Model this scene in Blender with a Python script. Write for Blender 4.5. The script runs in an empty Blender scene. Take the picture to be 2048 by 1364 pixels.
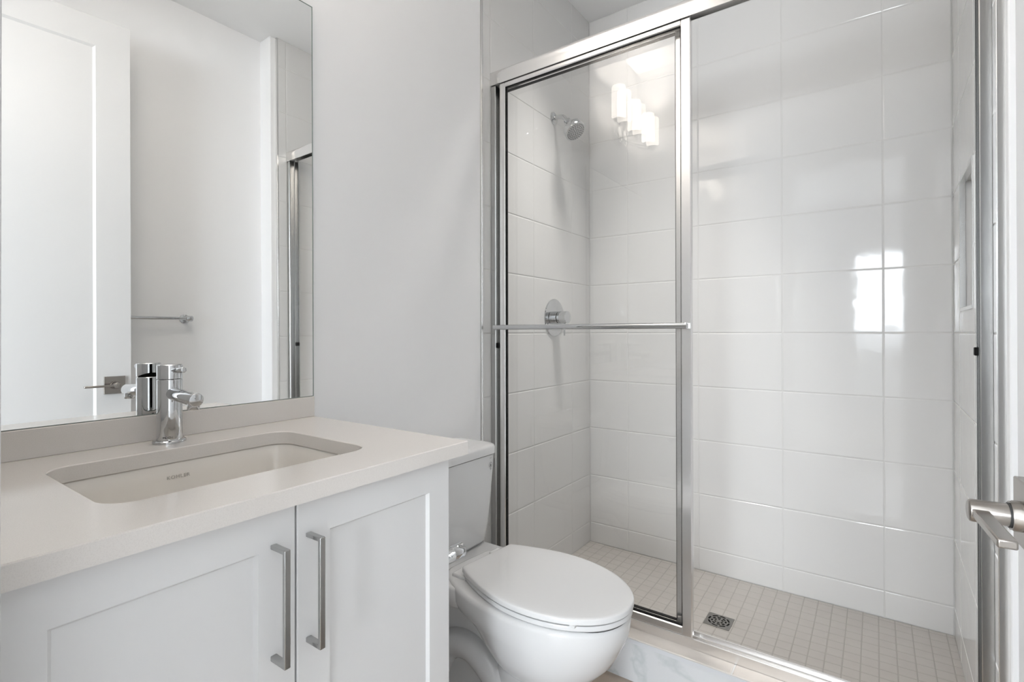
import bpy, bmesh, math
from math import sin, cos, pi, radians, atan2, sqrt
from mathutils import Vector, Matrix

S = bpy.context.scene
COL = S.collection
H = 1.125                                   # eye height above the bathroom floor

# ---------------------------------------------------------------- camera
YAW, PITCH, ROLL = -.6194, .0037, -.0017
def camera():
    cy, sy = cos(YAW), sin(YAW)
    right, fwd, up = Vector((cy, -sy, 0)), Vector((sy, cy, 0)), Vector((0, 0, 1))
    f2 = fwd*cos(PITCH) + up*sin(PITCH); u2 = up*cos(PITCH) - fwd*sin(PITCH)
    r3 = right*cos(ROLL) + u2*sin(ROLL); u3 = u2*cos(ROLL) - right*sin(ROLL)
    cd = bpy.data.cameras.new('camera'); c = bpy.data.objects.new('camera', cd); COL.objects.link(c)
    cd.sensor_fit = 'HORIZONTAL'; cd.sensor_width = 36; cd.lens = 1021.29/2048*36
    cd.shift_y = -(682-660.895)/2048
    cd.clip_start = .02; cd.clip_end = 60
    c.matrix_world = Matrix(((r3.x, u3.x, -f2.x, 1.25205), (r3.y, u3.y, -f2.y, 0), (r3.z, u3.z, -f2.z, H), (0, 0, 0, 1)))
    S.camera = c
camera()

# ---------------------------------------------------------------- sky, daylight, exposure
S.view_settings.view_transform = 'Standard'
S.view_settings.look = 'None'
S.view_settings.gamma = 1
S.view_settings.use_curve_mapping = False
S.view_settings.exposure = 0.6
wd = bpy.data.worlds.new('sky'); S.world = wd; wd.use_nodes = True
bg = wd.node_tree.nodes['Background']
bg.inputs[0].default_value = (.86, .93, 1, 1); bg.inputs[1].default_value = 6.0

def area(name, loc, rot, sx, sy, power, color):
    d = bpy.data.lights.new(name, 'AREA'); d.shape = 'RECTANGLE'; d.size = sx; d.size_y = sy; d.energy = power; d.color = color
    o = bpy.data.objects.new(name, d); COL.objects.link(o); o.location = loc; o.rotation_euler = rot
    return o
DAY = (.89, .945, 1.0)
area('window_daylight', (1.60, -3.30, 1.66), (radians(90), 0, 0), 1.2, 1.0, 75, DAY)
area('window_daylight', (-.55, -3.30, 1.66), (radians(90), 0, 0), 1.2, 1.0, 75, DAY)
LAMP, BULB = 6.5, 1.3                      # radiance of the vanity shades, watts leaving each open shade top
LAMP_COL = (1.0, .915, .82)
FILL = area('shower_fill_lamp', (.40, 1.89, H+1.6666-.014), (0, 0, 0), .26, .26, 3.7, (1.0, .97, .935)); FILL.data.shape = 'DISK'; FILL.data.spread = radians(68)  # unseen fill lamp, added to brighten the shower and the room

# ---------------------------------------------------------------- materials
def mat(name, col, rough=.5, metal=0., spec=.5, coat=0., bump=None, noise=None, ior=1.5):
    m = bpy.data.materials.new(name); m.use_nodes = True
    nt = m.node_tree; b = nt.nodes['Principled BSDF']
    b.inputs['Base Color'].default_value = (*col, 1); b.inputs['Roughness'].default_value = rough
    b.inputs['Metallic'].default_value = metal; b.inputs['Specular IOR Level'].default_value = spec
    b.inputs['Coat Weight'].default_value = coat; b.inputs['IOR'].default_value = ior
    tc = None
    if bump or noise: tc = nt.nodes.new('ShaderNodeTexCoord')
    if bump:
        sc, st, dist = bump
        n = nt.nodes.new('ShaderNodeTexNoise'); n.inputs['Scale'].default_value = sc; n.inputs['Detail'].default_value = 2
        nt.links.new(tc.outputs['Object'], n.inputs['Vector'])
        bp = nt.nodes.new('ShaderNodeBump'); bp.inputs['Strength'].default_value = st; bp.inputs['Distance'].default_value = dist
        nt.links.new(n.outputs['Fac'], bp.inputs['Height']); nt.links.new(bp.outputs['Normal'], b.inputs['Normal'])
    if noise:
        sc, c2, lo, hi = noise
        n = nt.nodes.new('ShaderNodeTexNoise'); n.inputs['Scale'].default_value = sc; n.inputs['Detail'].default_value = 3
        nt.links.new(tc.outputs['Object'], n.inputs['Vector'])
        r = nt.nodes.new('ShaderNodeValToRGB'); r.color_ramp.elements[0].position = lo; r.color_ramp.elements[1].position = hi
        r.color_ramp.elements[0].color = (*c2, 1); r.color_ramp.elements[1].color = (*col, 1)
        nt.links.new(n.outputs['Fac'], r.inputs[0]); nt.links.new(r.outputs[0], b.inputs['Base Color'])
    return m

M = {}
M['paint'] = mat('wall_paint', (.90, .90, .905), .55, bump=(160, .05, .001))
M['ceiling'] = mat('ceiling_paint', (.90, .90, .90), .8)
M['trimpaint'] = mat('trim_paint', (.66, .66, .66), .35)
M['tile'] = mat('glazed_wall_tile', (.74, .735, .725), .06, spec=.34, bump=(9, .06, .01))
M['grout'] = mat('tile_grout', (.70, .695, .68), .8)
M['mosaic'] = mat('floor_mosaic', (.46, .438, .41), .32, noise=(14, (.435, .41, .385), .3, .7))
M['mosaicgrout'] = mat('mosaic_grout', (.375, .355, .33), .8)
M['curbtile'] = mat('curb_tile', (.70, .65, .60), .25, noise=(20, (.665, .615, .565), .3, .7))
M['floor'] = mat('floor_tile', (.42, .355, .295), .4, noise=(5, (.38, .32, .265), .3, .7))
M['ground'] = mat('outdoor_ground', (.30, .30, .29), .9)
M['carpet'] = mat('bedroom_carpet', (.5, .47, .43), .95)
M['quartz'] = mat('quartz_top', (.76, .725, .69), .13, noise=(800, (.72, .685, .65), .36, .52))
M['cabinet'] = mat('cabinet_lacquer', (.75, .75, .75), .33)
M['china'] = mat('white_china', (.70, .70, .70), .06)
M['sinkchina'] = mat('sink_china', (.86, .82, .765), .10)
M['seat'] = mat('seat_plastic', (.70, .70, .70), .06)
M['chrome'] = mat('polished_chrome', (.60, .61, .62), .04, 1)
M['alu'] = mat('bright_aluminium', (.80, .795, .79), .22, 1)
M['track'] = mat('track_aluminium', (.80, .785, .77), .24, 1)
M['face'] = mat('grey_spray_face', (.42, .42, .42), .3)
M['jamb'] = mat('jamb_aluminium', (.55, .55, .545), .25, 1)
M['strip'] = mat('pale_edge_strip', (.62, .63, .65), .3)
M['alu2'] = mat('satin_aluminium', (.74, .74, .735), .28, 1)
M['nickel'] = mat('satin_nickel', (.40, .372, .345), .24, 1)
M['pull'] = mat('brushed_pull', (.46, .46, .455), .16, 1)
M['edge'] = mat('metal_edge_trim', (.80, .80, .79), .25, 1)
M['black'] = mat('black_rubber', (.006, .006, .006), .6, spec=.15)
M['dark'] = mat('dark_gap', (.03, .03, .03), .6)
M['grate'] = mat('drain_steel', (.30, .29, .275), .3, 1)
M['ink'] = mat('grey_ink', (.10, .10, .10), .5)
M['inklight'] = mat('stamped_ink', (.47, .44, .40), .5)
M['water'] = mat('mirror_edge', (.25, .30, .28), .2)

m = bpy.data.materials.new('mirror_silver'); m.use_nodes = True; nt = m.node_tree
for n in list(nt.nodes):
    if n.type != 'OUTPUT_MATERIAL': nt.nodes.remove(n)
g = nt.nodes.new('ShaderNodeBsdfGlossy'); g.inputs['Roughness'].default_value = 0; g.inputs['Color'].default_value = (.94, .95, .945, 1)
nt.links.new(g.outputs[0], nt.nodes['Material Output'].inputs[0]); M['mirror'] = m

def glass(name, ior, tint):
    m = bpy.data.materials.new(name); m.use_nodes = True; nt = m.node_tree
    for n in list(nt.nodes):
        if n.type != 'OUTPUT_MATERIAL': nt.nodes.remove(n)
    t = nt.nodes.new('ShaderNodeBsdfTransparent'); t.inputs[0].default_value = (*tint, 1)
    g = nt.nodes.new('ShaderNodeBsdfGlossy'); g.inputs['Roughness'].default_value = 0
    f = nt.nodes.new('ShaderNodeFresnel'); f.inputs['IOR'].default_value = ior
    ge = nt.nodes.new('ShaderNodeNewGeometry')
    inv = nt.nodes.new('ShaderNodeMath'); inv.operation = 'SUBTRACT'; inv.inputs[0].default_value = 1
    mul = nt.nodes.new('ShaderNodeMath'); mul.operation = 'MULTIPLY'
    mx = nt.nodes.new('ShaderNodeMixShader')
    nt.links.new(ge.outputs['Backfacing'], inv.inputs[1]); nt.links.new(f.outputs[0], mul.inputs[0]); nt.links.new(inv.outputs[0], mul.inputs[1])
    nt.links.new(mul.outputs[0], mx.inputs[0]); nt.links.new(t.outputs[0], mx.inputs[1]); nt.links.new(g.outputs[0], mx.inputs[2])
    nt.links.new(mx.outputs[0], nt.nodes['Material Output'].inputs[0])
    return m
M['glass'] = glass('door_glass', 1.62, (.998, .998, .996))
M['lampglass'] = glass('clear_lamp_glass', 1.45, (.985, .985, .985))

def emit(name, col, st):
    m = bpy.data.materials.new(name); m.use_nodes = True
    b = m.node_tree.nodes['Principled BSDF']
    b.inputs['Base Color'].default_value = (.8, .8, .8, 1)
    b.inputs['Emission Color'].default_value = (*col, 1); b.inputs['Emission Strength'].default_value = st
    return m
M['lamp'] = emit('lit_frosted_glass', LAMP_COL, LAMP)

# white marble with soft grey veins (curb front)
m = mat('veined_marble', (.66, .67, .68), .12); nt = m.node_tree; b = nt.nodes['Principled BSDF']
tc = nt.nodes.new('ShaderNodeTexCoord'); n1 = nt.nodes.new('ShaderNodeTexNoise'); n1.inputs['Scale'].default_value = 2.4
n1.inputs['Detail'].default_value = 5; n1.inputs['Distortion'].default_value = 1.1
nt.links.new(tc.outputs['Object'], n1.inputs['Vector'])
sb = nt.nodes.new('ShaderNodeMath'); sb.operation = 'SUBTRACT'; sb.inputs[1].default_value = .5
ab = nt.nodes.new('ShaderNodeMath'); ab.operation = 'ABSOLUTE'
nt.links.new(n1.outputs['Fac'], sb.inputs[0]); nt.links.new(sb.outputs[0], ab.inputs[0])
r = nt.nodes.new('ShaderNodeValToRGB'); r.color_ramp.elements[0].position = 0; r.color_ramp.elements[1].position = .045
r.color_ramp.elements[0].color = (.55, .58, .585, 1); r.color_ramp.elements[1].color = (.66, .67, .68, 1)
nt.links.new(ab.outputs[0], r.inputs[0]); nt.links.new(r.outputs[0], b.inputs['Base Color']); M['marble'] = m

# ---------------------------------------------------------------- mesh helpers
def quad(bm, *pts):
    return bm.faces.new([bm.verts.new(p) for p in pts])
def box(bm, x0, x1, y0, y1, z0, z1):
    v = [bm.verts.new((x, y, z)) for z in (z0, z1) for y in (y0, y1) for x in (x0, x1)]
    for f in ((0, 2, 3, 1), (4, 5, 7, 6), (0, 1, 5, 4), (2, 6, 7, 3), (0, 4, 6, 2), (1, 3, 7, 5)):
        bm.faces.new([v[i] for i in f])
def loft(bm, rings, cap0=True, cap1=True, closed=False):
    R = [[bm.verts.new(p) for p in r] for r in rings]
    n = len(R[0]); pairs = list(zip(R, R[1:]))
    if closed: pairs.append((R[-1], R[0]))
    for a, b in pairs:
        for i in range(n):
            j = (i+1) % n; bm.faces.new((a[i], a[j], b[j], b[i]))
    if not closed:
        if cap0: bm.faces.new(list(reversed(R[0])))
        if cap1: bm.faces.new(R[-1])
    return R
def frame_of(d):
    d = Vector(d).normalized(); a = Vector((0, 0, 1)) if abs(d.z) < .9 else Vector((1, 0, 0))
    u = d.cross(a).normalized(); return d, u, d.cross(u).normalized()
def lathe(bm, origin, axis, prof, n=40, cap0=True, cap1=True):
    """prof: list of (distance along axis, radius)"""
    d, u, v = frame_of(axis); o = Vector(origin)
    loft(bm, [[o + d*t + (u*cos(2*pi*i/n) + v*sin(2*pi*i/n))*max(r, 1e-5) for i in range(n)] for t, r in prof], cap0, cap1)
def cyl(bm, p0, p1, r, n=28, bev=0.):
    L = (Vector(p1)-Vector(p0)).length
    pr = [(0, r-bev), (bev*.35, r-bev*.35), (bev, r), (L-bev, r), (L-bev*.35, r-bev*.35), (L, r-bev)] if bev else [(0, r), (L, r)]
    lathe(bm, p0, Vector(p1)-Vector(p0), pr, n)
def tube(bm, pts, r, n=20, sub=8, ell=None):
    P = [Vector(p) for p in pts]; Q = []
    for i in range(len(P)-1):
        p0, p1, p2, p3 = P[max(i-1, 0)], P[i], P[i+1], P[min(i+2, len(P)-1)]
        for k in range(sub):
            t = k/sub
            Q.append(.5*((2*p1) + (p2-p0)*t + (2*p0-5*p1+4*p2-p3)*t*t + (3*p1-p0-3*p2+p3)*t**3))
    Q.append(P[-1]); rings = []; pu = None
    for i, q in enumerate(Q):
        d = (Q[min(i+1, len(Q)-1)]-Q[max(i-1, 0)]).normalized()
        if pu is None: _, u, v = frame_of(d)
        else:
            u = (pu - d*pu.dot(d)).normalized(); v = d.cross(u)
        pu = u
        rr = r[0] + (r[1]-r[0])*i/(len(Q)-1) if isinstance(r, tuple) else r
        rings.append([q + u*cos(2*pi*k/n)*rr + v*sin(2*pi*k/n)*rr for k in range(n)])
    loft(bm, rings)
def rrect(x0, x1, y0, y1, r, n=8):
    out = []
    for cx, cy, a0 in ((x1-r, y1-r, 0), (x0+r, y1-r, 90), (x0+r, y0+r, 180), (x1-r, y0+r, 270)):
        for k in range(n+1):
            a = radians(a0 + 90*k/n); out.append((cx + r*cos(a), cy + r*sin(a)))
    return out
def obj(name, bm, material, parent=None, smooth=None, bevel=0., seg=2, doubles=True, normals=True):
    if doubles: bmesh.ops.remove_doubles(bm, verts=bm.verts, dist=1e-6)
    if normals: bmesh.ops.recalc_face_normals(bm, faces=bm.faces)
    me = bpy.data.meshes.new(name); bm.to_mesh(me); bm.free()
    o = bpy.data.objects.new(name, me); COL.objects.link(o)
    for mm in (material if isinstance(material, (list, tuple)) else [material]): me.materials.append(M[mm])
    if parent is not None:
        o.parent = parent
        o.matrix_parent_inverse = Matrix.Translation(-parent.location)
    if bevel:
        md = o.modifiers.new('bevel', 'BEVEL'); md.width = bevel; md.segments = seg; md.limit_method = 'ANGLE'; md.angle_limit = radians(40)
        md.harden_normals = False
    if smooth or bevel:
        me.polygons.foreach_set('use_smooth', [True]*len(me.polygons))
        me.set_sharp_from_angle(angle=radians(smooth or 30))
    return o
def thing(name, label, cat, loc, group=None):
    o = bpy.data.objects.new(name, None); COL.objects.link(o); o.location = loc; o.empty_display_size = .05
    o['label'] = label; o['category'] = cat
    if group: o['group'] = group
    return o
def tag(o, label, cat, group=None):
    o['label'] = label; o['category'] = cat
    if group: o['group'] = group
    return o
def struct(o, label=None):
    o['kind'] = 'structure'
    if label: o['label'] = label
    return o
def text(name, body, size, mtx, material, parent, depth=.0003, spacing=1.0):
    cu = bpy.data.curves.new(name, 'FONT'); cu.body = body; cu.size = size; cu.extrude = depth; cu.align_x = 'CENTER'; cu.align_y = 'CENTER'
    cu.space_character = spacing
    t = bpy.data.objects.new(name + '_curve', cu); COL.objects.link(t)
    dg = bpy.context.evaluated_depsgraph_get(); dg.update()
    me = bpy.data.meshes.new_from_object(t.evaluated_get(dg)); bpy.data.objects.remove(t); bpy.data.curves.remove(cu)
    me.transform(mtx); me.name = name
    o = bpy.data.objects.new(name, me); COL.objects.link(o); me.materials.clear(); me.materials.append(M[material])
    if parent is not None:
        o.parent = parent; o.matrix_parent_inverse = Matrix.Translation(-parent.location)
    return o
def basis(o, x, y, z):
    x, y, z = Vector(x), Vector(y), Vector(z)
    return Matrix(((x.x, y.x, z.x, o[0]), (x.y, y.y, z.y, o[1]), (x.z, y.z, z.z, o[2]), (0, 0, 0, 1)))

def tiles(bm, us, vs, fmap, gap=.003, bev=.003, t=.0016, hole=None):
    """grid of pillow-edged tiles on a grout bed; fmap(u, v, height) -> point. Material 0 tile, 1 grout"""
    def patch(a, b, c, d, h, mi):
        f = bm.faces.new([bm.verts.new(fmap(u, v, h)) for u, v in ((a, c), (b, c), (b, d), (a, d))]); f.material_index = mi
    def one(a, b, c, d):
        a += gap/2; b -= gap/2; c += gap/2; d -= gap/2
        if b-a < .004 or d-c < .004: return
        w = min(bev, (b-a)/2.5, (d-c)/2.5)
        R = []
        for ins, h in ((0, 0), (w*.3, t*.62), (w, t)):
            R.append([bm.verts.new(fmap(u, v, h)) for u, v in ((a+ins, c+ins), (b-ins, c+ins), (b-ins, d-ins), (a+ins, d-ins))])
        for p, q in zip(R, R[1:]):
            for i in range(4): bm.faces.new((p[i], p[(i+1) % 4], q[(i+1) % 4], q[i]))
        bm.faces.new(R[-1])
    def split(a, b, c, d):
        if not hole: return [(a, b, c, d)]
        h0, h1, k0, k1 = hole
        if b <= h0 or a >= h1 or d <= k0 or c >= k1: return [(a, b, c, d)]
        out = []
        if a < h0: out.append((a, h0, c, d))
        if b > h1: out.append((h1, b, c, d))
        a2, b2 = max(a, h0), min(b, h1)
        if c < k0: out.append((a2, b2, c, k0))
        if d > k1: out.append((a2, b2, k1, d))
        return out
    for ua, ub in zip(us, us[1:]):
        for va, vb in zip(vs, vs[1:]):
            for q in split(ua, ub, va, vb): one(*q)
            for q in split(ua, ub, va, vb): patch(*q, .0004, 1)

# ---------------------------------------------------------------- room shell
D = 2.4761                                   # back wall of the shower
CE = H + 1.6666                              # ceiling
XR = 1.591                                   # right wall of the room
def xt(y): return 1.4838 - .0118*(D-y)       # right tiled wall, very slightly out of square
ROW0, TH, TW = H - .0046, .2525, .3537
TE = 1.558                                   # where the wall tile starts
FY = .08                                     # inner face of the front (doorway) wall
JL, JR, DH = .69, 1.447, 2.464                # doorway

bm = bmesh.new(); box(bm, -.12, XR+.12, -.04, 1.60, -.12, 0); struct(obj('floor', bm, 'floor'), 'beige tiled bathroom floor')
bm = bmesh.new(); box(bm, -.12, XR+.12, -.04, D+.12, CE, CE+.1); struct(obj('ceiling', bm, 'ceiling'))
bm = bmesh.new(); box(bm, -.12, 0, -.04, 1.545, 0, CE); struct(obj('wall_left', bm, 'paint'), 'white painted wall behind vanity and toilet')
bm = bmesh.new(); box(bm, XR, XR+.12, -.04, 1.525, 0, CE); struct(obj('wall_right', bm, 'paint'), 'white painted wall behind the open door')
bm = bmesh.new(); box(bm, 1.487, XR+.12, 1.525, TE+.004, 0, CE); struct(obj('wall_right_return', bm, 'paint', bevel=.003), 'short white wall end beside the shower')
bm = bmesh.new()
box(bm, -.12, JL, -.04, FY, 0, CE); box(bm, JR, XR+.12, -.04, FY, 0, CE); box(bm, JL, JR, -.04, FY, DH, CE)
struct(obj('wall_front', bm, 'paint'), 'white wall with the doorway')
# tiled walls
rows = [.004] + [ROW0 + TH*k for k in range(-4, 7)] + [CE]
bm = bmesh.new(); tiles(bm, [TE+.003, 1.6112, 1.9251, 2.2788, D], rows, lambda u, v, h: (h-.0016, u, v))
box(bm, -.12, -.002, TE-.012, D+.12, -.02, CE); struct(obj('wall_left_tile', bm, ['tile', 'grout'], normals=True), 'white tiled shower wall carrying the shower head')
bm = bmesh.new(); tiles(bm, [0, .2146, .5683, .922, 1.2757, 1.4838], rows, lambda u, v, h: (u, D-h+.0016, v))
box(bm, -.12, 1.62, D+.002, D+.12, -.02, CE); struct(obj('wall_back', bm, ['tile', 'grout']), 'white tiled back wall of the shower')
NY0, NY1, NZ0, NZ1 = 1.935, 2.238, H+.070, H+.496
bm = bmesh.new(); tiles(bm, [TE+.003, 1.6112, 1.9251, 2.2788, D], rows, lambda u, v, h: (xt(u)-h+.0016, u, v), hole=(NY0, NY1, NZ0, NZ1))
for a, b, c, d in ((TE+.004, NY0, -.02, CE), (NY1, D+.002, -.02, CE), (NY0, NY1, -.02, NZ0), (NY0, NY1, NZ1, CE)):
    v = [bm.verts.new((x + (xt(y) if x < 1 else 0), y, z)) for z in (c, d) for y in (a, b) for x in (.002, 1.70)]
    for f in ((0, 2, 3, 1), (4, 5, 7, 6), (0, 1, 5, 4), (2, 6, 7, 3), (0, 4, 6, 2), (1, 3, 7, 5)): bm.faces.new([v[i] for i in f])
tiles(bm, [NY0, 1.9251+.02, NY1], [NZ0, ROW0+TH, NZ1], lambda u, v, h: (xt(u)+.092-h, u, v), t=.001)
struct(obj('wall_right_tile', bm, ['tile', 'grout']), 'white tiled shower wall with the recessed niche')
# metal frame of the niche
bm = bmesh.new()
for a, b, c, d in ((NY0-.004, NY0+.006, NZ0-.004, NZ1+.004), (NY1-.006, NY1+.004, NZ0-.004, NZ1+.004), (NY0, NY1, NZ0-.004, NZ0+.007), (NY0, NY1, NZ1-.007, NZ1+.004)):
    v = [bm.verts.new((xt(y)+x, y, z)) for z in (c, d) for y in (a, b) for x in (-.003, .012)]
    for f in ((0, 2, 3, 1), (4, 5, 7, 6), (0, 1, 5, 4), (2, 6, 7, 3), (0, 4, 6, 2), (1, 3, 7, 5)): bm.faces.new([v[i] for i in f])
struct(obj('trim_3', bm, 'edge'), 'metal frame of the shower niche')
# metal tile edges where tile meets paint
bm = bmesh.new(); box(bm, -.004, .0025, TE-.010, TE+.001, .138, CE); struct(obj('trim_1', bm, 'edge', bevel=.0012), 'metal tile edge beside the painted wall')
bm = bmesh.new(); box(bm, xt(TE)-.001, 1.489, TE-.004, TE+.004, .138, CE); struct(obj('trim_2', bm, 'edge', bevel=.0012), 'metal tile edge beside the wall end')
# shower floor: mosaic with a gentle fall to the drain
DX, DY = .746, 2.103
def pan(u, v, h):
    t = min(1, max(abs(u-DX)/(.75), abs(v-DY)/(.42)))
    return (u, v, -.013 + .019*t + h)
us = [0] + [.0396 + .0508*k for k in range(0, 29) if .0396+.0508*k < 1.47] + [1.4838]
us = [.596 + .0508*(k-11) for k in range(0, 29)]; us = [0] + [u for u in us if .006 < u < 1.476] + [1.4838]
vs = [2.2003 + .0508*(k-11) for k in range(0, 18)]; vs = [1.69] + [v for v in vs if 1.70 < v < D-.006] + [D]
bm = bmesh.new(); tiles(bm, us, vs, pan, gap=.0032, bev=.0016, t=.0012)
box(bm, -.12, 1.62, 1.601, D+.12, -.12, -.04)
struct(obj('floor_shower', bm, ['mosaic', 'mosaicgrout']), 'beige mosaic shower floor')
# curb
CY0, CY1, CZ = 1.567, 1.705, .138
bm = bmesh.new(); box(bm, 0, 1.50, CY0+.008, CY1-.006, -.03, CZ-.008)
box(bm, 0, 1.50, CY1-.006, CY1, -.02, CZ-.008)
struct(obj('wall_curb', bm, 'curbtile'), 'low curb under the sliding shower door')
bm = bmesh.new(); tiles(bm, [0, .3985, .9085, 1.4735], [CY0-.001, CY1], lambda u, v, h: (u, v, CZ+h-.0018), gap=.004, bev=.0035, t=.0018)
box(bm, 0, 1.474, CY0-.0005, CY1, CZ-.006, CZ-.002)
struct(obj('trim_4', bm, ['curbtile', 'grout']), 'beige tiles capping the shower curb')
bm = bmesh.new(); box(bm, 0, XR, CY0, CY0+.008, 0, CZ-.016); struct(obj('trim_5', bm, 'marble'), 'marble face of the shower curb')
bm = bmesh.new(); box(bm, 0, XR, CY0-.0012, CY0+.008, CZ-.0155, CZ-.003); struct(obj('trim_6', bm, 'strip'), 'metal edge strip on the shower curb')
# doorway lining and casing
bm = bmesh.new()
box(bm, JL-.003, JL+.001, -.04, FY, 0, DH); box(bm, JR-.001, JR+.003, -.04, FY, 0, DH); box(bm, JL, JR, -.04, FY, DH-.004, DH)
box(bm, JL-.075, JL-.004, FY, FY+.015, 0, DH+.07); box(bm, JR+.006, JR+.078, FY, FY+.015, 0, DH+.07); box(bm, JL-.075, JR+.078, FY, FY+.015, DH+.006, DH+.078)
struct(obj('trim_7', bm, 'trimpaint', bevel=.002), 'white casing of the doorway')
bm = bmesh.new(); box(bm, XR-.014, XR, FY+.02, 1.52, 0, .13); struct(obj('baseboard_right', bm, 'trimpaint', bevel=.003))
bm = bmesh.new(); box(bm, 0, .014, .80, 1.553, 0, .13); struct(obj('baseboard_left', bm, 'trimpaint', bevel=.003))

# bedroom beyond the doorway (seen in the reflections)
bm = bmesh.new(); box(bm, -2.2, 3.6, -3.4, -.045, -.12, 0); struct(obj('floor_bedroom', bm, 'carpet'))
bm = bmesh.new(); box(bm, -2.2, 3.6, -3.4, -.04, CE, CE+.1); struct(obj('ceiling_bedroom', bm, 'ceiling'))
bm = bmesh.new(); box(bm, -2.3, -2.2, -3.4, -.04, 0, CE); struct(obj('wall_bedroom_left', bm, 'paint'))
bm = bmesh.new(); box(bm, 3.6, 3.7, -3.4, -.04, 0, CE); struct(obj('wall_bedroom_right', bm, 'paint'))
bm = bmesh.new(); box(bm, -2.2, -.125, -.1, -.04, 0, CE); box(bm, XR+.125, 3.6, -.1, -.04, 0, CE); struct(obj('wall_bedroom_front', bm, 'paint'))
bm = bmesh.new()
WX = ((-1.15, .05), (1.0, 2.2)); WZ0, WZ1 = .27, H+1.05
xs = [-2.2, WX[0][0], WX[0][1], WX[1][0], WX[1][1], 3.6]
for i in (0, 2, 4): box(bm, xs[i], xs[i+1], -3.3, -3.2, 0, CE)
for a, b in WX: box(bm, a, b, -3.3, -3.2, 0, WZ0); box(bm, a, b, -3.3, -3.2, WZ1, CE)
struct(obj('wall_bedroom_back', bm, 'paint'))
for i, (a, b) in enumerate(WX):
    bm = bmesh.new(); c = (a+b)/2
    for x0, x1, z0, z1 in ((a, b, WZ0, WZ0+.04), (a, b, WZ1-.04, WZ1), (a, a+.04, WZ0, WZ1), (b-.04, b, WZ0, WZ1), (c-.02, c+.02, WZ0, WZ1)):
        box(bm, x0, x1, -3.26, -3.21, z0, z1)
    struct(obj('window_%d' % (i+1), bm, 'trimpaint'))

bm = bmesh.new(); quad(bm, (-20, -40, -.3), (20, -40, -.3), (20, -3.45, -.3), (-20, -3.45, -.3)); struct(obj('ground', bm, 'ground'), 'grey ground outside the bedroom windows')

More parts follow.
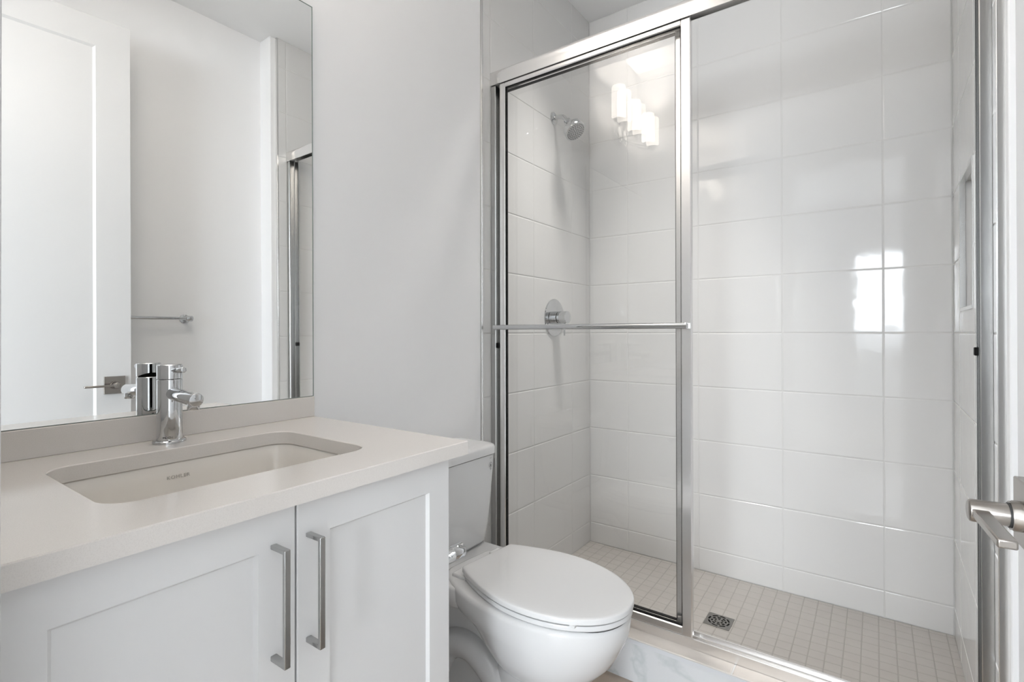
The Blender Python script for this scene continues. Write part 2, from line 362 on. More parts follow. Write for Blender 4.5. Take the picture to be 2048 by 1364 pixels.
# ---------------------------------------------------------------- entry door (open), built along its own width then swung
def door():
    th = radians(4.2); d = Vector((-sin(th), cos(th), 0)); nrm = Vector((-cos(th), -sin(th), 0))   # along the width, and out of the face we see
    latch = Vector((1.388, .839, 0)); Wd = .752; org = latch - d*Wd
    def P(u, n, z): return org + d*u + nrm*n + Vector((0, 0, z))
    def pbox(bm, u0, u1, n0, n1, z0, z1):
        v = [bm.verts.new(P(u, n, z)) for z in (z0, z1) for n in (n0, n1) for u in (u0, u1)]
        for f in ((0, 2, 3, 1), (4, 5, 7, 6), (0, 1, 5, 4), (2, 6, 7, 3), (0, 4, 6, 2), (1, 3, 7, 5)): bm.faces.new([v[i] for i in f])
    bm = bmesh.new(); Z0, Z1, st, T = .012, 2.456, .118, .035
    # slab with one recessed panel per face, the recess edges sloped
    for side in (0, 1):
        n0, n1 = (0, -.008) if side == 0 else (-T, -T+.008)
        outer = [(0, Z0), (Wd, Z0), (Wd, Z1), (0, Z1)]; a = [(st, Z0+.20), (Wd-st, Z0+.20), (Wd-st, Z1-st), (st, Z1-st)]
        q = .009; b = [(st+q, Z0+.20+q), (Wd-st-q, Z0+.20+q), (Wd-st-q, Z1-st-q), (st+q, Z1-st-q)]
        RA = [bm.verts.new(P(u, n0, z)) for u, z in outer]; RB = [bm.verts.new(P(u, n0, z)) for u, z in a]; RC = [bm.verts.new(P(u, n1, z)) for u, z in b]
        for p, r in ((RA, RB), (RB, RC)):
            for i in range(4): bm.faces.new((p[i], p[(i+1) % 4], r[(i+1) % 4], r[i]))
        bm.faces.new(RC)
    for (u0, z0), (u1, z1) in (((0, Z0), (Wd, Z0)), ((Wd, Z0), (Wd, Z1)), ((Wd, Z1), (0, Z1)), ((0, Z1), (0, Z0))):
        quad(bm, P(u0, 0, z0), P(u1, 0, z1), P(u1, -T, z1), P(u0, -T, z0))
    slab = struct(obj('door_1', bm, 'trimpaint'), 'open white panelled bathroom door at the right edge')
    cu, cz = Wd - .0585, H - .203
    hb = bmesh.new(); h = .0365
    loft(hb, [[P(cu+a*h*s, n, cz+b*h*s) for a, b in ((-1, -1), (1, -1), (1, 1), (-1, 1))] for n, s in ((0, 1), (.008, 1), (.0095, .97))])
    hd = obj('door_handle', hb, 'nickel', slab)
    cb = bmesh.new(); lathe(cb, P(cu, .008, cz), nrm, [(0, .0165), (.010, .0165), (.0115, .0155), (.013, .0155)], 36); obj('rose_collar', cb, 'nickel', hd, smooth=40)
    gb = bmesh.new(); lathe(gb, P(cu, .018, cz), nrm, [(0, .0135), (.0045, .0135)], 32); obj('collar_ring', gb, 'dark', hd, smooth=40)
    lb = bmesh.new(); lathe(lb, P(cu, .0215, cz), nrm, [(0, .0125), (.031, .0125), (.0335, .0118), (.0345, .010)], 36); obj('spindle', lb, 'nickel', hd, smooth=40)
    vb = bmesh.new(); pbox(vb, cu-.108, cu+.004, .039, .0545, cz-.0045, cz+.0045); obj('lever', vb, 'nickel', hd, bevel=.0018)
    # the other side's rose, spindle and lever
    ob = bmesh.new(); loft(ob, [[P(cu+a*h, n, cz+b*h) for a, b in ((-1, -1), (1, -1), (1, 1), (-1, 1))] for n in (-T, -T-.009)])
    o2 = obj('door_handle', ob, 'nickel', slab)
    ob = bmesh.new(); cyl(ob, P(cu, -T-.008, cz), P(cu, -T-.055, cz), .0125); obj('spindle', ob, 'nickel', o2, smooth=40)
    ob = bmesh.new(); pbox(ob, cu-.108, cu+.004, -T-.055, -T-.040, cz-.0045, cz+.0045); obj('lever', ob, 'nickel', o2, bevel=.0018)
    for z in (.25, 1.22, 2.2):
        kb = bmesh.new(); cyl(kb, P(-.004, .004, z), P(-.004, .004, z+.09), .006); obj('hinge', kb, 'nickel', slab, smooth=40)
door()

# ---------------------------------------------------------------- vanity cabinet
VY0, VY1, VX, CT0, CT1 = .098, .7765, .54, .8725, .9002
v = thing('vanity_cabinet', 'white two-door shaker vanity cabinet under the quartz countertop', 'cabinet', (.27, .44, 0))
bm = bmesh.new()
box(bm, .004, VX-.021, VY1-.018, VY1, 0, CT0); box(bm, .004, VX-.021, VY0, VY0+.018, 0, CT0); box(bm, .004, .012, VY0+.018, VY1-.018, .10, CT0)
box(bm, .012, VX-.021, VY0+.018, VY1-.018, .10, .118); box(bm, VX-.04, VX-.021, VY0+.018, VY1-.018, CT0-.04, CT0-.001); box(bm, VX-.09, VX-.075, VY0+.018, VY1-.018, 0, .10)
obj('body', bm, 'cabinet', v)
def shaker(y0, y1, z0, z1, hy):
    bm = bmesh.new(); xf, xb = VX, VX-.02; st, q, dp = .0565, .0045, .0065
    def ring(x, i): return [bm.verts.new(p) for p in ((x, y0+i, z0+i), (x, y1-i, z0+i), (x, y1-i, z1-i), (x, y0+i, z1-i))]
    R = [ring(xb, 0), ring(xf-.0015, 0), ring(xf, .0015), ring(xf, st), ring(xf-dp, st+q)]
    for p, r in zip(R, R[1:]):
        for i in range(4): bm.faces.new((p[i], p[(i+1) % 4], r[(i+1) % 4], r[i]))
    bm.faces.new(R[-1]); bm.faces.new(list(reversed(R[0])))
    d = obj('door', bm, 'cabinet', v)
    hb = bmesh.new(); w, zt, zb, xo = .0047, H-.3065, H-.4735, .577
    # a flat strap bent twice: foot, bar, foot
    U = [(xf-.0005, zt), (xo, zt), (xo, zb), (xf-.0005, zb), (xf-.0005, zb+.0072), (xo-.0060, zb+.0072), (xo-.0060, zt-.0062), (xf-.0005, zt-.0062)]
    loft(hb, [[(x, hy+k, z) for x, z in U] for k in (-w, w)])
    obj('handle', hb, 'pull', d, bevel=.0011)
    return d
shaker(.4398, VY1, .105, CT0-.004, .4585)
shaker(VY0, .4368, .105, CT0-.004, .4025)

# countertop with sink cut-out
SY0, SY1, SX0, SX1, SR = .2325, .655, .136, .4445, .043
ct = thing('countertop', 'beige speckled quartz countertop with sink cut-out on the white vanity', 'countertop', (.28, .44, CT0))
bm = bmesh.new(); X1, Y0, Y1 = .5608, FY+.0155, .812
inner = rrect(SX0, SX1, SY0, SY1, SR, 10); e = .0016
def level(z, off, io):
    o = [bm.verts.new((x, y, z)) for x, y in ((.001, Y0), (X1-off, Y0), (X1-off, Y1-off), (.001, Y1-off))]
    i = [bm.verts.new((x, y, z)) for x, y in rrect(SX0-io, SX1+io, SY0-io, SY1+io, SR+io, 10)]
    return o, i
L = [level(CT0, 0, 0), level(CT1-e, 0, 0), level(CT1, e, e)]
for (oa, ia), (ob, ib) in zip(L, L[1:]):
    for k in range(4): bm.faces.new((oa[k], oa[(k+1) % 4], ob[(k+1) % 4], ob[k]))
    n = len(ia)
    for k in range(n): bm.faces.new((ia[(k+1) % n], ia[k], ib[k], ib[(k+1) % n]))
for o, i in (L[0], L[2]):
    ed = []
    for lp in (o, i):
        for k in range(len(lp)):
            a, b = lp[k], lp[(k+1) % len(lp)]; ex = bm.edges.get((a, b)); ed.append(ex or bm.edges.new((a, b)))
    bmesh.ops.triangle_fill(bm, edges=ed, use_beauty=True)
obj('slab', bm, 'quartz', ct, smooth=25)
bm = bmesh.new(); box(bm, .001, .02, Y0, Y1, CT1, H-.1715); obj('backsplash', bm, 'quartz', ct, bevel=.0012)

# undermount sink
sk = thing('sink', 'rectangular off-white undermount sink set below the countertop opening', 'sink', (.29, .444, .74))
bm = bmesh.new(); rings = []
for z, ins, r in ((CT0-.0005, -.016, .055), (CT0-.0005, -.004, .046), (CT0-.004, -.0015, .044), (CT0-.03, .002, .044), (CT0-.08, .008, .046), (CT0-.105, .016, .05), (CT0-.122, .032, .05), (CT0-.130, .060, .045)):
    rings.append([(x, y, z) for x, y in rrect(SX0+ins, SX1-ins, SY0+ins, SY1-ins, r, 10)])
rings.append([(.29 + (x-.29)*.2, .444 + (y-.444)*.14, CT0-.134) for x, y, z in rings[-1]])
loft(bm, rings, False, True); o = obj('basin', bm, 'sinkchina', sk, smooth=60)
md = o.modifiers.new('wall', 'SOLIDIFY'); md.thickness = .007; md.offset = -1
bm = bmesh.new(); lathe(bm, (.29, .444, CT0-.134), (0, 0, 1), [(0, .021), (.002, .021), (.0028, .018), (.0028, .004)], 32); obj('drain', bm, 'chrome', sk, smooth=40)
text('lettering', 'KOHLER', .0092, basis((SX0+.0035, .4355, CT0-.028), (0, 1, 0), (-.10, 0, .995), (.995, 0, .10)), 'inklight', sk, spacing=1.25)

# ---------------------------------------------------------------- faucet
FX, FYC = .066, .4475
fc = thing('faucet', 'chrome single-handle faucet standing behind the sink', 'faucet', (FX, FYC, CT1))
def oval(rx, ry, z, cx=FX, cy=FYC, n=44): return [(cx + rx*cos(2*pi*k/n), cy + ry*sin(2*pi*k/n), z) for k in range(n)]
bm = bmesh.new(); loft(bm, [oval(.0255, .0305, CT1+.0004), oval(.0255, .0305, CT1+.004), oval(.0235, .0285, CT1+.0062), oval(.022, .026, CT1+.0066)]); obj('base_plate', bm, 'chrome', fc, smooth=35)
BR = .0228; ZS, ZT = H-.0945, H-.0648
bm = bmesh.new(); loft(bm, [oval(BR, BR, CT1+.006), oval(BR, BR, ZS-.0012), oval(BR-.001, BR-.001, ZS)]); obj('body', bm, 'chrome', fc, smooth=35)
bm = bmesh.new(); loft(bm, [oval(BR-.004, BR-.004, ZS-.001), oval(BR-.004, BR-.004, ZS+.012)]); obj('gap_filler', bm, 'black', fc, smooth=35)  # black filler, its colour stands for the shade in the cap's gap
bm = bmesh.new(); n = 44
low = [(FX + BR*cos(2*pi*k/n), FYC + BR*sin(2*pi*k/n), ZS + .001 + .0085*max(0, -cos(2*pi*k/n))**1.3) for k in range(n)]
loft(bm, [low, oval(BR, BR, ZT-.0012), oval(BR-.0012, BR-.0012, ZT)]); cap = obj('cap', bm, 'chrome', fc, smooth=35)
bm = bmesh.new(); cyl(bm, (FX+.012, FYC, H-.0775), (.1325, FYC, H-.0735), .0056, 24, .001); obj('handle', bm, 'chrome', fc, smooth=40)
bm = bmesh.new(); cyl(bm, (FX+.010, FYC, H-.1235), (.1885, FYC, H-.1295), .0132, 32, .0012); sp = obj('spout', bm, 'chrome', fc, smooth=40)
bm = bmesh.new(); cyl(bm, (.1745, FYC, H-.149), (.1745, FYC, H-.1325), .0105, 28, .0008); obj('aerator', bm, 'chrome', sp, smooth=40)
bm = bmesh.new(); box(bm, FX-BR-.0006, FX-BR+.004, FYC-.0022, FYC+.0022, H-.185, H-.172); obj('slot', bm, 'black', fc, bevel=.001)
a = radians(-28)
for k, chx in enumerate('MOEN'):
    aa = a + (k-1.5)*.19; nn = Vector((cos(aa), sin(aa), 0))
    text('lettering', chx, .0062, basis(Vector((FX, FYC, CT1+.0125)) + nn*(BR+.0001), (-sin(aa), cos(aa), 0), (0, 0, 1), nn), 'ink', fc, depth=.0002)

# ---------------------------------------------------------------- mirror leaning on the backsplash
MZ0, MZ1, MY0, MY1 = H-.1700, H+.8835, FY+.0155, .8115
def mx(z): return .0125 - .0060*(z-MZ0)/(MZ1-MZ0)
mr = thing('mirror', 'large frameless wall mirror above the vanity backsplash', 'mirror', (.006, .44, MZ0))
bm = bmesh.new(); quad(bm, (mx(MZ0), MY0, MZ0), (mx(MZ0), MY1, MZ0), (mx(MZ1), MY1, MZ1), (mx(MZ1), MY0, MZ1)); obj('silvered_glass', bm, 'mirror', mr, normals=False)
bm = bmesh.new()
g = .0022
for y0, y1, z0, z1 in ((MY1, MY1+g, MZ0-.001, MZ1+g), (MY0, MY1+g, MZ1, MZ1+g), (MY0, MY1+g, MZ0-.001, MZ0)):
    vv = [bm.verts.new((x if x < .002 else mx(z)+.0006, y, z)) for z in (z0, z1) for y in (y0, y1) for x in (.001, 1)]
    for f in ((0, 2, 3, 1), (4, 5, 7, 6), (0, 1, 5, 4), (2, 6, 7, 3), (0, 4, 6, 2), (1, 3, 7, 5)): bm.faces.new([vv[i] for i in f])
quad(bm, (.0015, MY0, MZ0), (.0015, MY1, MZ0), (.0015, MY1, MZ1), (.0015, MY0, MZ1))
obj('polished_edge', bm, 'water', mr)

# ---------------------------------------------------------------- vanity light above the mirror (seen reflected in the glass)
LZ0, LZ1, LX = H+1.168, H+1.355, .112
vl = thing('vanity_light', 'chrome three-shade vanity light above the mirror, lit', 'lamp', (0, .41, H+1.16))
bm = bmesh.new(); lathe(bm, (0, .41, H+1.165), (1, 0, 0), [(0, .062), (.012, .062), (.020, .056), (.024, .045), (.024, .01)], 40); obj('backplate', bm, 'chrome', vl, smooth=40)
bm = bmesh.new(); cyl(bm, (.02, .41, H+1.148), (LX, .41, H+1.148), .006, 20); obj('arm', bm, 'chrome', vl, smooth=40)
bm = bmesh.new(); tube(bm, [(LX, .19, H+1.148), (.078, .245, H+1.146), (.046, .32, H+1.145), (.034, .41, H+1.145), (.046, .50, H+1.145), (.078, .575, H+1.146), (LX, .63, H+1.148)], .0055, 16, 6); obj('curved_bar', bm, 'chrome', vl, smooth=40)
for y in (.19, .41, .63):
    bm = bmesh.new(); lathe(bm, (LX, y, H+1.128), (0, 0, 1), [(0, .004), (.002, .007), (.010, .007), (.012, .010), (.030, .012), (.033, .029), (.038, .029), (.040, .020)], 32); hold = obj('holder', bm, 'chrome', vl, smooth=40)
    bm = bmesh.new(); lathe(bm, (LX, y, LZ0), (0, 0, 1), [(0, .030), (.0, .049), (.187, .049)], 40, False, False); obj('clear_shade', bm, 'lampglass', vl, smooth=40)
    bm = bmesh.new(); lathe(bm, (LX, y, LZ0+.006), (0, 0, 1), [(0, .022), (.005, .039), (.160, .039), (.168, .036), (.1685, .001)], 36); obj('frosted_shade', bm, 'lamp', vl, smooth=40)
    d = bpy.data.lights.new('vanity_bulb', 'AREA'); d.shape = 'DISK'; d.size = .06; d.energy = BULB; d.spread = radians(120); d.color = LAMP_COL
    o = bpy.data.objects.new('vanity_bulb', d); COL.objects.link(o); o.location = (LX, y, LZ0+.176); o.rotation_euler = (pi, 0, 0)

# ---------------------------------------------------------------- toilet
TC = 1.19
tl = thing('toilet', 'white two-piece toilet between the vanity and the shower door', 'toilet', (.4, TC, 0))
def rr3(x0, x1, hw, z, r, c=TC, n=7): return [(x, y, z) for x, y in rrect(x0, x1, c-hw, c+hw, r, n)]
def bow(ring, amount, c=TC, hw=.19, x1=.2):      # gently crowned front face
    return [(x + (amount*(1-((y-c)/hw)**2) if x > .12 else 0), y, z) for x, y, z in ring]
bm = bmesh.new(); rings = []
for z, x1, hw, r in ((.4265, .178, .150, .04), (.429, .184, .158, .042), (.44, .192, .165, .04), (.50, .197, .173, .036), (.60, .200, .183, .032), (.68, .202, .190, .03), (.7165, .202, .1925, .03)):
    rings.append(bow(rr3(.016, x1, hw, z, r), .008, hw=hw))
loft(bm, rings); tank = obj('tank', bm, 'china', tl, smooth=50)
bm = bmesh.new(); rings = []
for z, d_, in ((.7185, .003), (.7205, 0), (.742, 0), (.7475, .003), (.7505, .009), (.7515, .02)):
    rings.append(bow(rr3(.012+d_, .207-d_, .1965-d_, z, .032), .008))
loft(bm, rings); obj('tank_lid', bm, 'china', tl, smooth=50)
bm = bmesh.new(); loft(bm, [bow(rr3(.02, .199, .189, z, .03), .008) for z in (.715, .7195)]); obj('lid_gap_shade', bm, 'dark', tl)  # dark layer standing in for the shade under the tank lid
# bowl: plan outlines stacked from the floor up
SK = radians(-5.5)                                    # the bowl axis is a touch out of square
def egg(x0, x1, hw, wr, n=64, xm=.50, pw=2.15, c=TC):
    """outline in plan: flat-ish rear of half width wr at x0, widest hw at xm of the length, rounded front at x1"""
    Lh = x1-x0; xmid = x0 + Lh*xm; out = []
    for k in range(n):
        t = 2*pi*k/n; cx, sx = cos(t), sin(t)
        if cx >= 0: x = xmid + (x1-xmid)*abs(cx)**(2/pw); y = hw*abs(sx)**(2/2.1)*(1 if sx >= 0 else -1)
        else:
            q = abs(cx)**(2/2.6); x = xmid - (xmid-x0)*q
            y = (wr + (hw-wr)*(1-q**2.2))*min(1, abs(sx)**(2/9) if abs(sx) > 1e-9 else 0)*(1 if sx >= 0 else -1)
        out.append((x, y))
    px, py = .31, 0
    return [(px + (x-px)*cos(SK) - y*sin(SK), c + (x-px)*sin(SK) + y*cos(SK)) for x, y in out]
bm = bmesh.new(); rings = []
for z, x0, x1, hw, wr in ((0, .35, .668, .104, .080), (.012, .35, .668, .104, .080), (.03, .37, .656, .095, .072), (.10, .385, .650, .088, .066), (.18, .395, .648, .086, .064), (.228, .395, .651, .093, .066), (.246, .385, .662, .108, .068),
                          (.270, .365, .688, .129, .070), (.305, .335, .721, .147, .074), (.335, .31, .739, .156, .080), (.362, .275, .752, .163, .098), (.372, .25, .757, .166, .112), (.39, .235, .762, .168, .116), (.42, .23, .765, .170, .117), (.430, .232, .762, .168, .116), (.4335, .24, .752, .160, .11)):
    rings.append([(x, y, z) for x, y in egg(x0, x1, hw, wr)])
loft(bm, rings)
# rear deck under the tank, the narrow column below it and the foot
loft(bm, [[(x, y, z) for x, y in rrect(.03, .34, TC-w, TC+w, .04)] for z, w in ((.345, .095), (.362, .128), (.375, .145), (.420, .150), (.4265, .146))])
loft(bm, [[(x, y, z) for x, y in rrect(.10, .47, TC-w, TC+w, .04)] for z, w in ((.0, .066), (.12, .060), (.36, .062))])
loft(bm, [[(x, y, z) for x, y in rrect(.10, .56, TC-w, TC+w, .05)] for z, w in ((.0, .098), (.018, .098), (.028, .090))])
# trapway swelling along both sides
for s in (-1, 1):
    tube(bm, [(.455, TC+s*.052, .02), (.425, TC+s*.056, .11), (.375, TC+s*.058, .185), (.30, TC+s*.058, .225), (.225, TC+s*.058, .205), (.175, TC+s*.058, .13), (.155, TC+s*.058, .02)], .042, 22, 8)
obj('bowl', bm, 'china', tl, smooth=60)
def lid_outline(d):
    """plan of seat and lid: straight hinge edge, swelling sides, round front; d insets it"""
    Ls, sm, h0, hm = .463 - 2*d, .22, .104, .166
    def hw(t): return (h0 + (hm-h0)*(1-(1-t/sm)**1.7) if t < sm else hm*sqrt(max(0, 1-((t-sm)/(.463-sm))**2.1))) - d*(1 if t < .40 else (.463-t)/.063)
    half = []
    for i in range(27):
        q = i/26; t = .463*(1-(1-q)**1.9) if q < 1 else .463
        half.append((d + t/.463*Ls, max(hw(t), 0)))
    half[0] = (d, half[0][1]-.004); half.insert(1, (d+.002, hw(0)-.001)); half.insert(2, (d+.006, hw(.005)))
    pts = [(t, w) for t, w in half] + [(t, -w) for t, w in reversed(half[:-1])]
    return [(.310 + t*cos(SK) - w*sin(SK), TC + .002 + t*sin(SK) + w*cos(SK)) for t, w in pts]
bm = bmesh.new(); rings = []
for z, d_ in ((.4340, .008), (.4365, .0055), (.4385, .003), (.4465, .0025), (.4490, .004), (.4497, .007)): rings.append([(x, y, z) for x, y in lid_outline(d_)])
loft(bm, rings); obj('seat', bm, 'seat', tl, smooth=40)
bm = bmesh.new(); loft(bm, [[(x, y, z) for x, y in lid_outline(.0075)] for z in (.4485, .4545)]); loft(bm, [[(x, y, z) for x, y in lid_outline(.0095)] for z in (.431, .4345)]); obj('seat_gap_shade', bm, 'dark', tl)  # shadow lines between lid, seat and bowl, put in as dark colour
bm = bmesh.new(); rings = []
for z, d_ in ((.4532, .006), (.4532, .0015), (.4545, 0), (.4635, .0004), (.4658, .0016), (.4672, .0045), (.4679, .010), (.4684, .03), (.4687, .08)): rings.append([(x, y, z) for x, y in lid_outline(d_)])
loft(bm, rings); sl = obj('seat_lid', bm, 'seat', tl, smooth=40)
bm = bmesh.new(); box(bm, .676, .690, 1.031, 1.045, .4485, .4545); obj('bumper', bm, 'seat', sl, bevel=.001)
for y in (1.105, 1.275):
    bm = bmesh.new(); box(bm, .268, .318, y-.022, y+.022, .4275, .4425); obj('hinge', bm, 'seat', tl, bevel=.004)
# printed marks high on the right of the tank front
def tf(y, z):
    return .2015 + .008*(1-((y-TC)/.19)**2) + .0006
bm = bmesh.new(); yl, zl = 1.3455, .7065
for k in range(5):                                        # an unreadably small printed word: five little strokes
    y = yl + (k-2)*.0021
    for y0, y1, z0, z1 in ((-.0007, -.0003, -.0013, .0013), (.0003, .0007, -.0013, .0013), (-.0003, .0003, -.0003, .0003)):
        quad(bm, (tf(y+y0, zl), y+y0, zl+z0), (tf(y+y1, zl), y+y1, zl+z0), (tf(y+y1, zl), y+y1, zl+z1), (tf(y+y0, zl), y+y0, zl+z1))
obj('printed_word', bm, 'ink', tank, normals=False)
bm = bmesh.new(); n = 28; yc, zc = 1.3455, .684
def tp(r, a, h=0): return (tf(yc + r*cos(a), zc) + h, yc + r*cos(a), zc + r*sin(a))
for k in range(n):
    a0, a1 = 2*pi*k/n, 2*pi*(k+1)/n
    quad(bm, tp(.0078, a0), tp(.0078, a1), tp(.0092, a1), tp(.0092, a0))
drop = [(.0042*sin(t)*sin(t/2)**1.2, .0058*cos(t)) for t in [2*pi*k/24 for k in range(24)]]
bm.faces.new([bm.verts.new((tf(yc+a, zc), yc+a, zc+b)) for a, b in drop])
for y0, y1, z0, z1 in ((-.005, .005, -.0135, -.012), (-.003, .003, -.016, -.015)): quad(bm, (tf(yc, zc), yc+y0, zc+z0), (tf(yc, zc), yc+y1, zc+z0), (tf(yc, zc), yc+y1, zc+z1), (tf(yc, zc), yc+y0, zc+z1))
obj('water_drop_emblem', bm, 'ink', tank, normals=False)

# ---------------------------------------------------------------- toilet paper holder on the side of the vanity
hp = thing('toilet_paper_holder', 'chrome toilet paper holder on the toilet side of the vanity', 'toilet paper holder', (.48, VY1, .63))
hx, hz = .478, H-.4955
bm = bmesh.new(); lathe(bm, (hx, VY1, hz), (0, 1, 0), [(0, .022), (.006, .022), (.007, .0205)], 36); obj('flange', bm, 'chrome', hp, smooth=40)
bm = bmesh.new(); lathe(bm, (hx, VY1+.005, hz), (0, 1, 0), [(0, .0168), (.066, .0168), (.067, .0160), (.069, .0160), (.070, .0168), (.101, .0168), (.1025, .0155), (.103, .0135)], 36); obj('post', bm, 'chrome', hp, smooth=40)
bm = bmesh.new(); cyl(bm, (hx-.01, VY1+.045, hz-.004), (hx-.15, VY1+.045, hz-.004), .0075, 24, .001); obj('arm', bm, 'chrome', hp, smooth=40)

# ---------------------------------------------------------------- sliding shower door: fixed frame, two sliding panels
XT = xt(1.64)
HZ0, HZ1 = H+.982, H+1.037
fr = thing('shower_door_frame', 'bright aluminium frame of the sliding shower door on the curb', 'shower door frame', (.74, 1.64, CZ))
prof = [(1.606, HZ0), (1.606, H+1.0055), (1.6085, H+1.0066), (1.6068, H+1.014), (1.606, H+1.022), (1.6068, H+1.030), (1.609, H+1.0355), (1.613, H+1.0375), (1.640, HZ1+.001), (1.668, HZ1+.001), (1.678, HZ1-.006), (1.678, H+1.004), (1.6745, H+1.004), (1.6745, HZ1-.008),
        (1.6475, HZ1-.008), (1.6475, HZ0+.026), (1.6455, HZ0+.026), (1.6455, HZ1-.008), (1.6105, HZ1-.008), (1.6105, H+1.009), (1.6085, H+1.004), (1.6085, HZ0)]
bm = bmesh.new(); loft(bm, [[(x, y, z) for y, z in prof] for x in (.0005, XT-.0005)]); obj('header', bm, 'alu', fr, smooth=28)
for x0, s in ((0.0005, 1), (XT-.0005, -1)):
    bm = bmesh.new()
    pr = [(0, 1.612), (.0205, 1.612), (.0225, 1.6135), (.0225, 1.6165), (.003, 1.6165), (.003, 1.6435), (.0215, 1.6435), (.0215, 1.647), (.003, 1.647), (.003, 1.668), (.0225, 1.668), (.0225, 1.672), (0, 1.672)]
    loft(bm, [[(x0 + s*x, y, z) for x, y in pr] for z in (CZ+.001, HZ0+.015)]); jb = obj('jamb', bm, 'jamb', fr, smooth=28)
    bm = bmesh.new(); xa, xb = sorted((x0 + s*.003, x0 + s*.0285)); zz = H-.048 if s < 0 else H-.052
    box(bm, xa, xb, 1.6475 if s < 0 else 1.618, 1.6665 if s < 0 else 1.642, zz-.010, zz+.010); obj('bumper', bm, 'black', jb, bevel=.002)
bm = bmesh.new(); tz = H-.955
tp_ = [(1.622, CZ+.0005), (1.622, tz-.002), (1.6235, tz), (1.6255, tz), (1.627, tz-.002), (1.627, tz-.008), (1.644, tz-.008), (1.644, tz-.002), (1.648, tz-.002), (1.648, tz-.008), (1.668, tz-.008), (1.668, tz), (1.674, tz), (1.674, CZ+.0005)]
loft(bm, [[(x, y, z) for y, z in tp_] for x in (.0245, XT-.0245)]); obj('bottom_track', bm, 'track', fr, smooth=28)

def panel(x0, x1, y0, y1, z0, z1, label, bar, rails):
    t = thing('shower_door_panel', label, 'shower door', ((x0+x1)/2, (y0+y1)/2, z0), 'sliding glass shower door panels')
    sl_, sr_ = .0275, .0320; rb, rt = rails
    fx = .003
    def stile(a, b):
        bm = bmesh.new()
        pr = [(a, y1), (a, y0+.003), (a+fx, y0), (b-fx, y0), (b, y0+.003), (b, y1)]
        loft(bm, [[(x, y, z) for x, y in pr] for z in (z0, z1)]); return bm
    obj('stile', stile(x0, x0+sl_), 'alu', t, smooth=28); obj('stile', stile(x1-sr_, x1), 'alu', t, smooth=28)
    for a, b in ((z0, z0+rb), (z1-rt, z1)):
        bm = bmesh.new(); pr = [(a, y1), (a, y0+.003), (a+fx, y0), (b-fx, y0), (b, y0+.003), (b, y1)]
        loft(bm, [[(x, y, z) for z, y in pr] for x in (x0+sl_, x1-sr_)]); obj('rail', bm, 'alu', t, smooth=28)
    ym = (y0+y1)/2; gx0, gx1, gz0, gz1 = x0+sl_, x1-sr_, z0+rb, z1-rt
    bm = bmesh.new(); k = .0032
    box(bm, gx0, gx0+k, ym-.005, y1-.001, gz0, gz1); box(bm, gx0, gx1, ym-.005, y1-.001, gz0, gz0+k); box(bm, gx0, gx1, ym-.005, y1-.001, gz1-k, gz1); box(bm, gx1-.0015, gx1, ym-.005, y1-.001, gz0, gz1)
    obj('gasket', bm, 'black', t)
    bm = bmesh.new(); box(bm, gx0, gx1, ym-.0025, ym+.0025, gz0, gz1); obj('glass', bm, 'glass', t)
    if bar:
        zb = H+.0195
        bm = bmesh.new(); n = 20
        loft(bm, [[(x, 1.576 + .0065*cos(2*pi*i/n)*(1 if abs(cos(2*pi*i/n)) > .3 else 1), zb + .0092*sin(2*pi*i/n)) for i in range(n)] for x in (x0-.001, x1-.004)])
        tb = obj('pull_bar', bm, 'chrome', t, smooth=40)
        for xa in (x0+.006, x1-.022):
            bm = bmesh.new(); box(bm, xa, xa+.016, 1.578, y0, zb-.009, zb+.009); obj('bracket', bm, 'chrome', tb, bevel=.002)
panel(.0420, .7855, 1.6125, 1.6295, H-.9474, H+1.000, 'front sliding glass panel of the shower door, with the long chrome bar', True, (.0248, .0355))
panel(.0055, .7575, 1.6495, 1.6665, H-.9520, H+1.000, 'rear sliding glass panel parked behind the panel with the chrome bar', False, (.0195, .0290))

# ---------------------------------------------------------------- shower fittings on the left tiled wall
sh = thing('shower_sprayer', 'chrome shower head and bent arm on the tiled wall', 'shower head', (0, 2.101, H+1.022))
bm = bmesh.new(); lathe(bm, (0, 2.101, H+1.022), (1, 0, 0), [(0, .030), (.003, .030), (.007, .024), (.009, .013)], 36); obj('flange', bm, 'chrome', sh, smooth=40)
bm = bmesh.new(); tube(bm, [(.004, 2.101, H+1.022), (.030, 2.101, H+1.022), (.052, 2.101, H+1.016), (.067, 2.101, H+1.003), (.077, 2.101, H+.989)], .0105, 20, 6); obj('arm', bm, 'chrome', sh, smooth=50)
ax = Vector((.60, -.12, -.79)).normalized(); o0 = Vector((.071, 2.102, H+.997))
bm = bmesh.new(); lathe(bm, o0, ax, [(0, .012), (.004, .0165), (.018, .0180), (.026, .0235), (.056, .0415), (.059, .0475), (.061, .0490), (.083, .0505), (.0875, .0495), (.089, .047), (.089, .046)], 48); hd = obj('spray_head', bm, 'chrome', sh, smooth=40)
d_, u_, v_ = frame_of(ax)
bm = bmesh.new(); lathe(bm, o0+ax*.0880, ax, [(0, .0455), (.0013, .0455)], 44); fcp = obj('spray_face', bm, 'face', hd, smooth=40)
bm = bmesh.new()
for r_, k_ in ((.0405, 26), (.032, 20), (.0235, 14), (.0145, 8), (.006, 3)):
    for i in range(k_):
        a = 2*pi*i/k_ + r_*45; c = o0 + ax*.0892 + (u_*cos(a) + v_*sin(a))*r_
        lathe(bm, c, ax, [(0, .0022), (.0014, .0018)], 8)
obj('spray_nozzles', bm, 'black', fcp)['kind'] = 'stuff'
vv = thing('shower_valve', 'round chrome shower valve with lever on the tiled wall', 'shower valve', (0, 2.103, H+.0695))
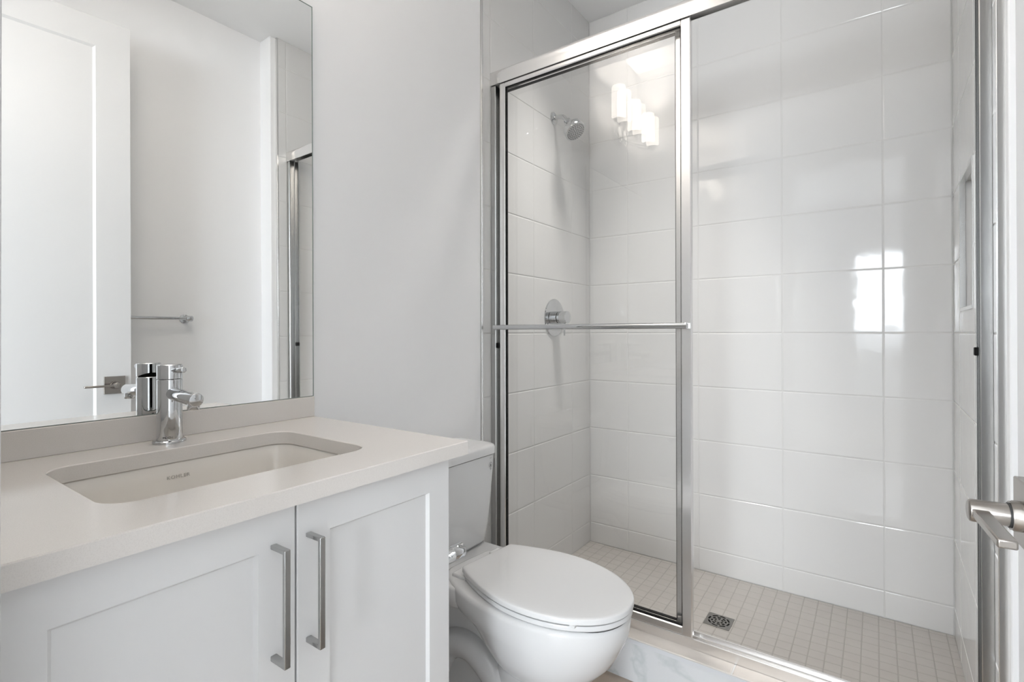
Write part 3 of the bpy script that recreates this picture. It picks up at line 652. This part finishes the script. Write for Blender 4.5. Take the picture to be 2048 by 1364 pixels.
bm = bmesh.new(); lathe(bm, (0, 2.103, H+.0695), (1, 0, 0), [(0, .0895), (.003, .0895), (.0055, .087), (.006, .08), (.006, .02)], 56); es = obj('escutcheon', bm, 'chrome', vv, smooth=40)
bm = bmesh.new(); lathe(bm, (.006, 2.103, H+.0695), (1, 0, 0), [(0, .031), (.018, .031), (.019, .030)], 40); obj('collar', bm, 'chrome', vv, smooth=40)
bm = bmesh.new(); lathe(bm, (.024, 2.103, H+.0695), (1, 0, 0), [(0, .026), (.006, .026)], 40); obj('gap_ring', bm, 'black', vv, smooth=40)
bm = bmesh.new(); lathe(bm, (.029, 2.103, H+.0695), (1, 0, 0), [(0, .029), (.001, .030), (.044, .030), (.046, .028)], 40); kn = obj('knob', bm, 'chrome', vv, smooth=40)
bm = bmesh.new(); cyl(bm, (.056, 2.103, H+.045), (.056, 2.103, H-.016), .0042, 20, .0008); obj('lever', bm, 'chrome', kn, smooth=40)

# housing of the added fill lamp in the shower ceiling, out of view
dl = thing('fill_light', 'added round fill lamp in the ceiling above the shower, out of view', 'lamp', (.40, 1.89, CE))
bm = bmesh.new(); lathe(bm, (.40, 1.89, CE), (0, 0, -1), [(0, .165), (.006, .165), (.012, .160), (.016, .146), (.010, .142)], 48, False, False); obj('trim_ring', bm, 'trimpaint', dl, smooth=40)
bm = bmesh.new(); lathe(bm, (.40, 1.89, CE-.008), (0, 0, -1), [(0, .143), (.001, .143), (.001, .001)], 48, False, True); obj('diffuser', bm, 'trimpaint', dl, smooth=40)
# floor drain
dz = -.011
dr = thing('shower_drain', 'square dark steel drain grate in the mosaic shower floor', 'drain', (DX, DY, dz))
bm = bmesh.new(); h = .0475; box(bm, DX-h, DX+h, DY-h, DY+h, dz-.01, dz+.0012); obj('well', bm, 'black', dr)
bm = bmesh.new(); n = 72; zt_ = dz+.0032
def annulus(r0, r1, a0, a1, k=10):
    for i in range(k):
        p, q = a0+(a1-a0)*i/k, a0+(a1-a0)*(i+1)/k
        pts = [(r0, p), (r1, p), (r1, q), (r0, q)]
        top = [bm.verts.new((DX + r*cos(a), DY + r*sin(a), zt_)) for r, a in pts]; bot = [bm.verts.new((DX + r*cos(a), DY + r*sin(a), zt_-.003)) for r, a in pts]
        bm.faces.new(top)
        for j in range(4): bm.faces.new((top[j], bot[j], bot[(j+1) % 4], top[(j+1) % 4]))
# plate from the square rim in to the ring of slots
sq = []
for i in range(n):
    a = 2*pi*i/n; c, s = cos(a), sin(a); k = h/max(abs(c), abs(s)); sq.append((DX+k*c, DY+k*s))
for i in range(n):
    j = (i+1) % n; a, b = 2*pi*i/n, 2*pi*(i+1)/n
    bm.faces.new([bm.verts.new(p) for p in ((*sq[i], zt_), (*sq[j], zt_), (DX+.040*cos(b), DY+.040*sin(b), zt_), (DX+.040*cos(a), DY+.040*sin(a), zt_))])
    bm.faces.new([bm.verts.new(p) for p in ((*sq[i], zt_), (*sq[j], zt_), (*sq[j], zt_-.004), (*sq[i], zt_-.004))])
annulus(.0285, .0335, 0, 2*pi, 60); annulus(.0175, .0215, 0, 2*pi, 48); annulus(.0, .0105, 0, 2*pi, 30)
for r0, r1, cnt, w, off in ((.0335, .040, 8, .10, .2), (.0215, .0285, 8, .14, .55), (.0105, .0175, 6, .22, .1)):
    for i in range(cnt): annulus(r0, r1, 2*pi*i/cnt+off-w, 2*pi*i/cnt+off+w, 3)
obj('grate', bm, 'grate', dr, doubles=False)

# ---------------------------------------------------------------- towel bar on the right wall, seen in the mirror
tb = thing('towel_bar', 'chrome towel bar on the wall behind the open door', 'towel bar', (XR, .83, H+.09))
bz = H+.088
bm = bmesh.new(); cyl(bm, (1.53, .53, bz), (1.53, 1.128, bz), .0075, 24); obj('bar', bm, 'chrome', tb, smooth=40)
for y in (.53, 1.128):
    bm = bmesh.new(); lathe(bm, (XR, y, bz), (-1, 0, 0), [(0, .022), (.006, .022), (.008, .012), (.047, .012)], 32); ps = obj('post', bm, 'chrome', tb, smooth=40)
    bm = bmesh.new(); cyl(bm, (1.53, y-.014, bz), (1.53, y+.014, bz), .0135, 28, .002); obj('collar', bm, 'chrome', ps, smooth=40)
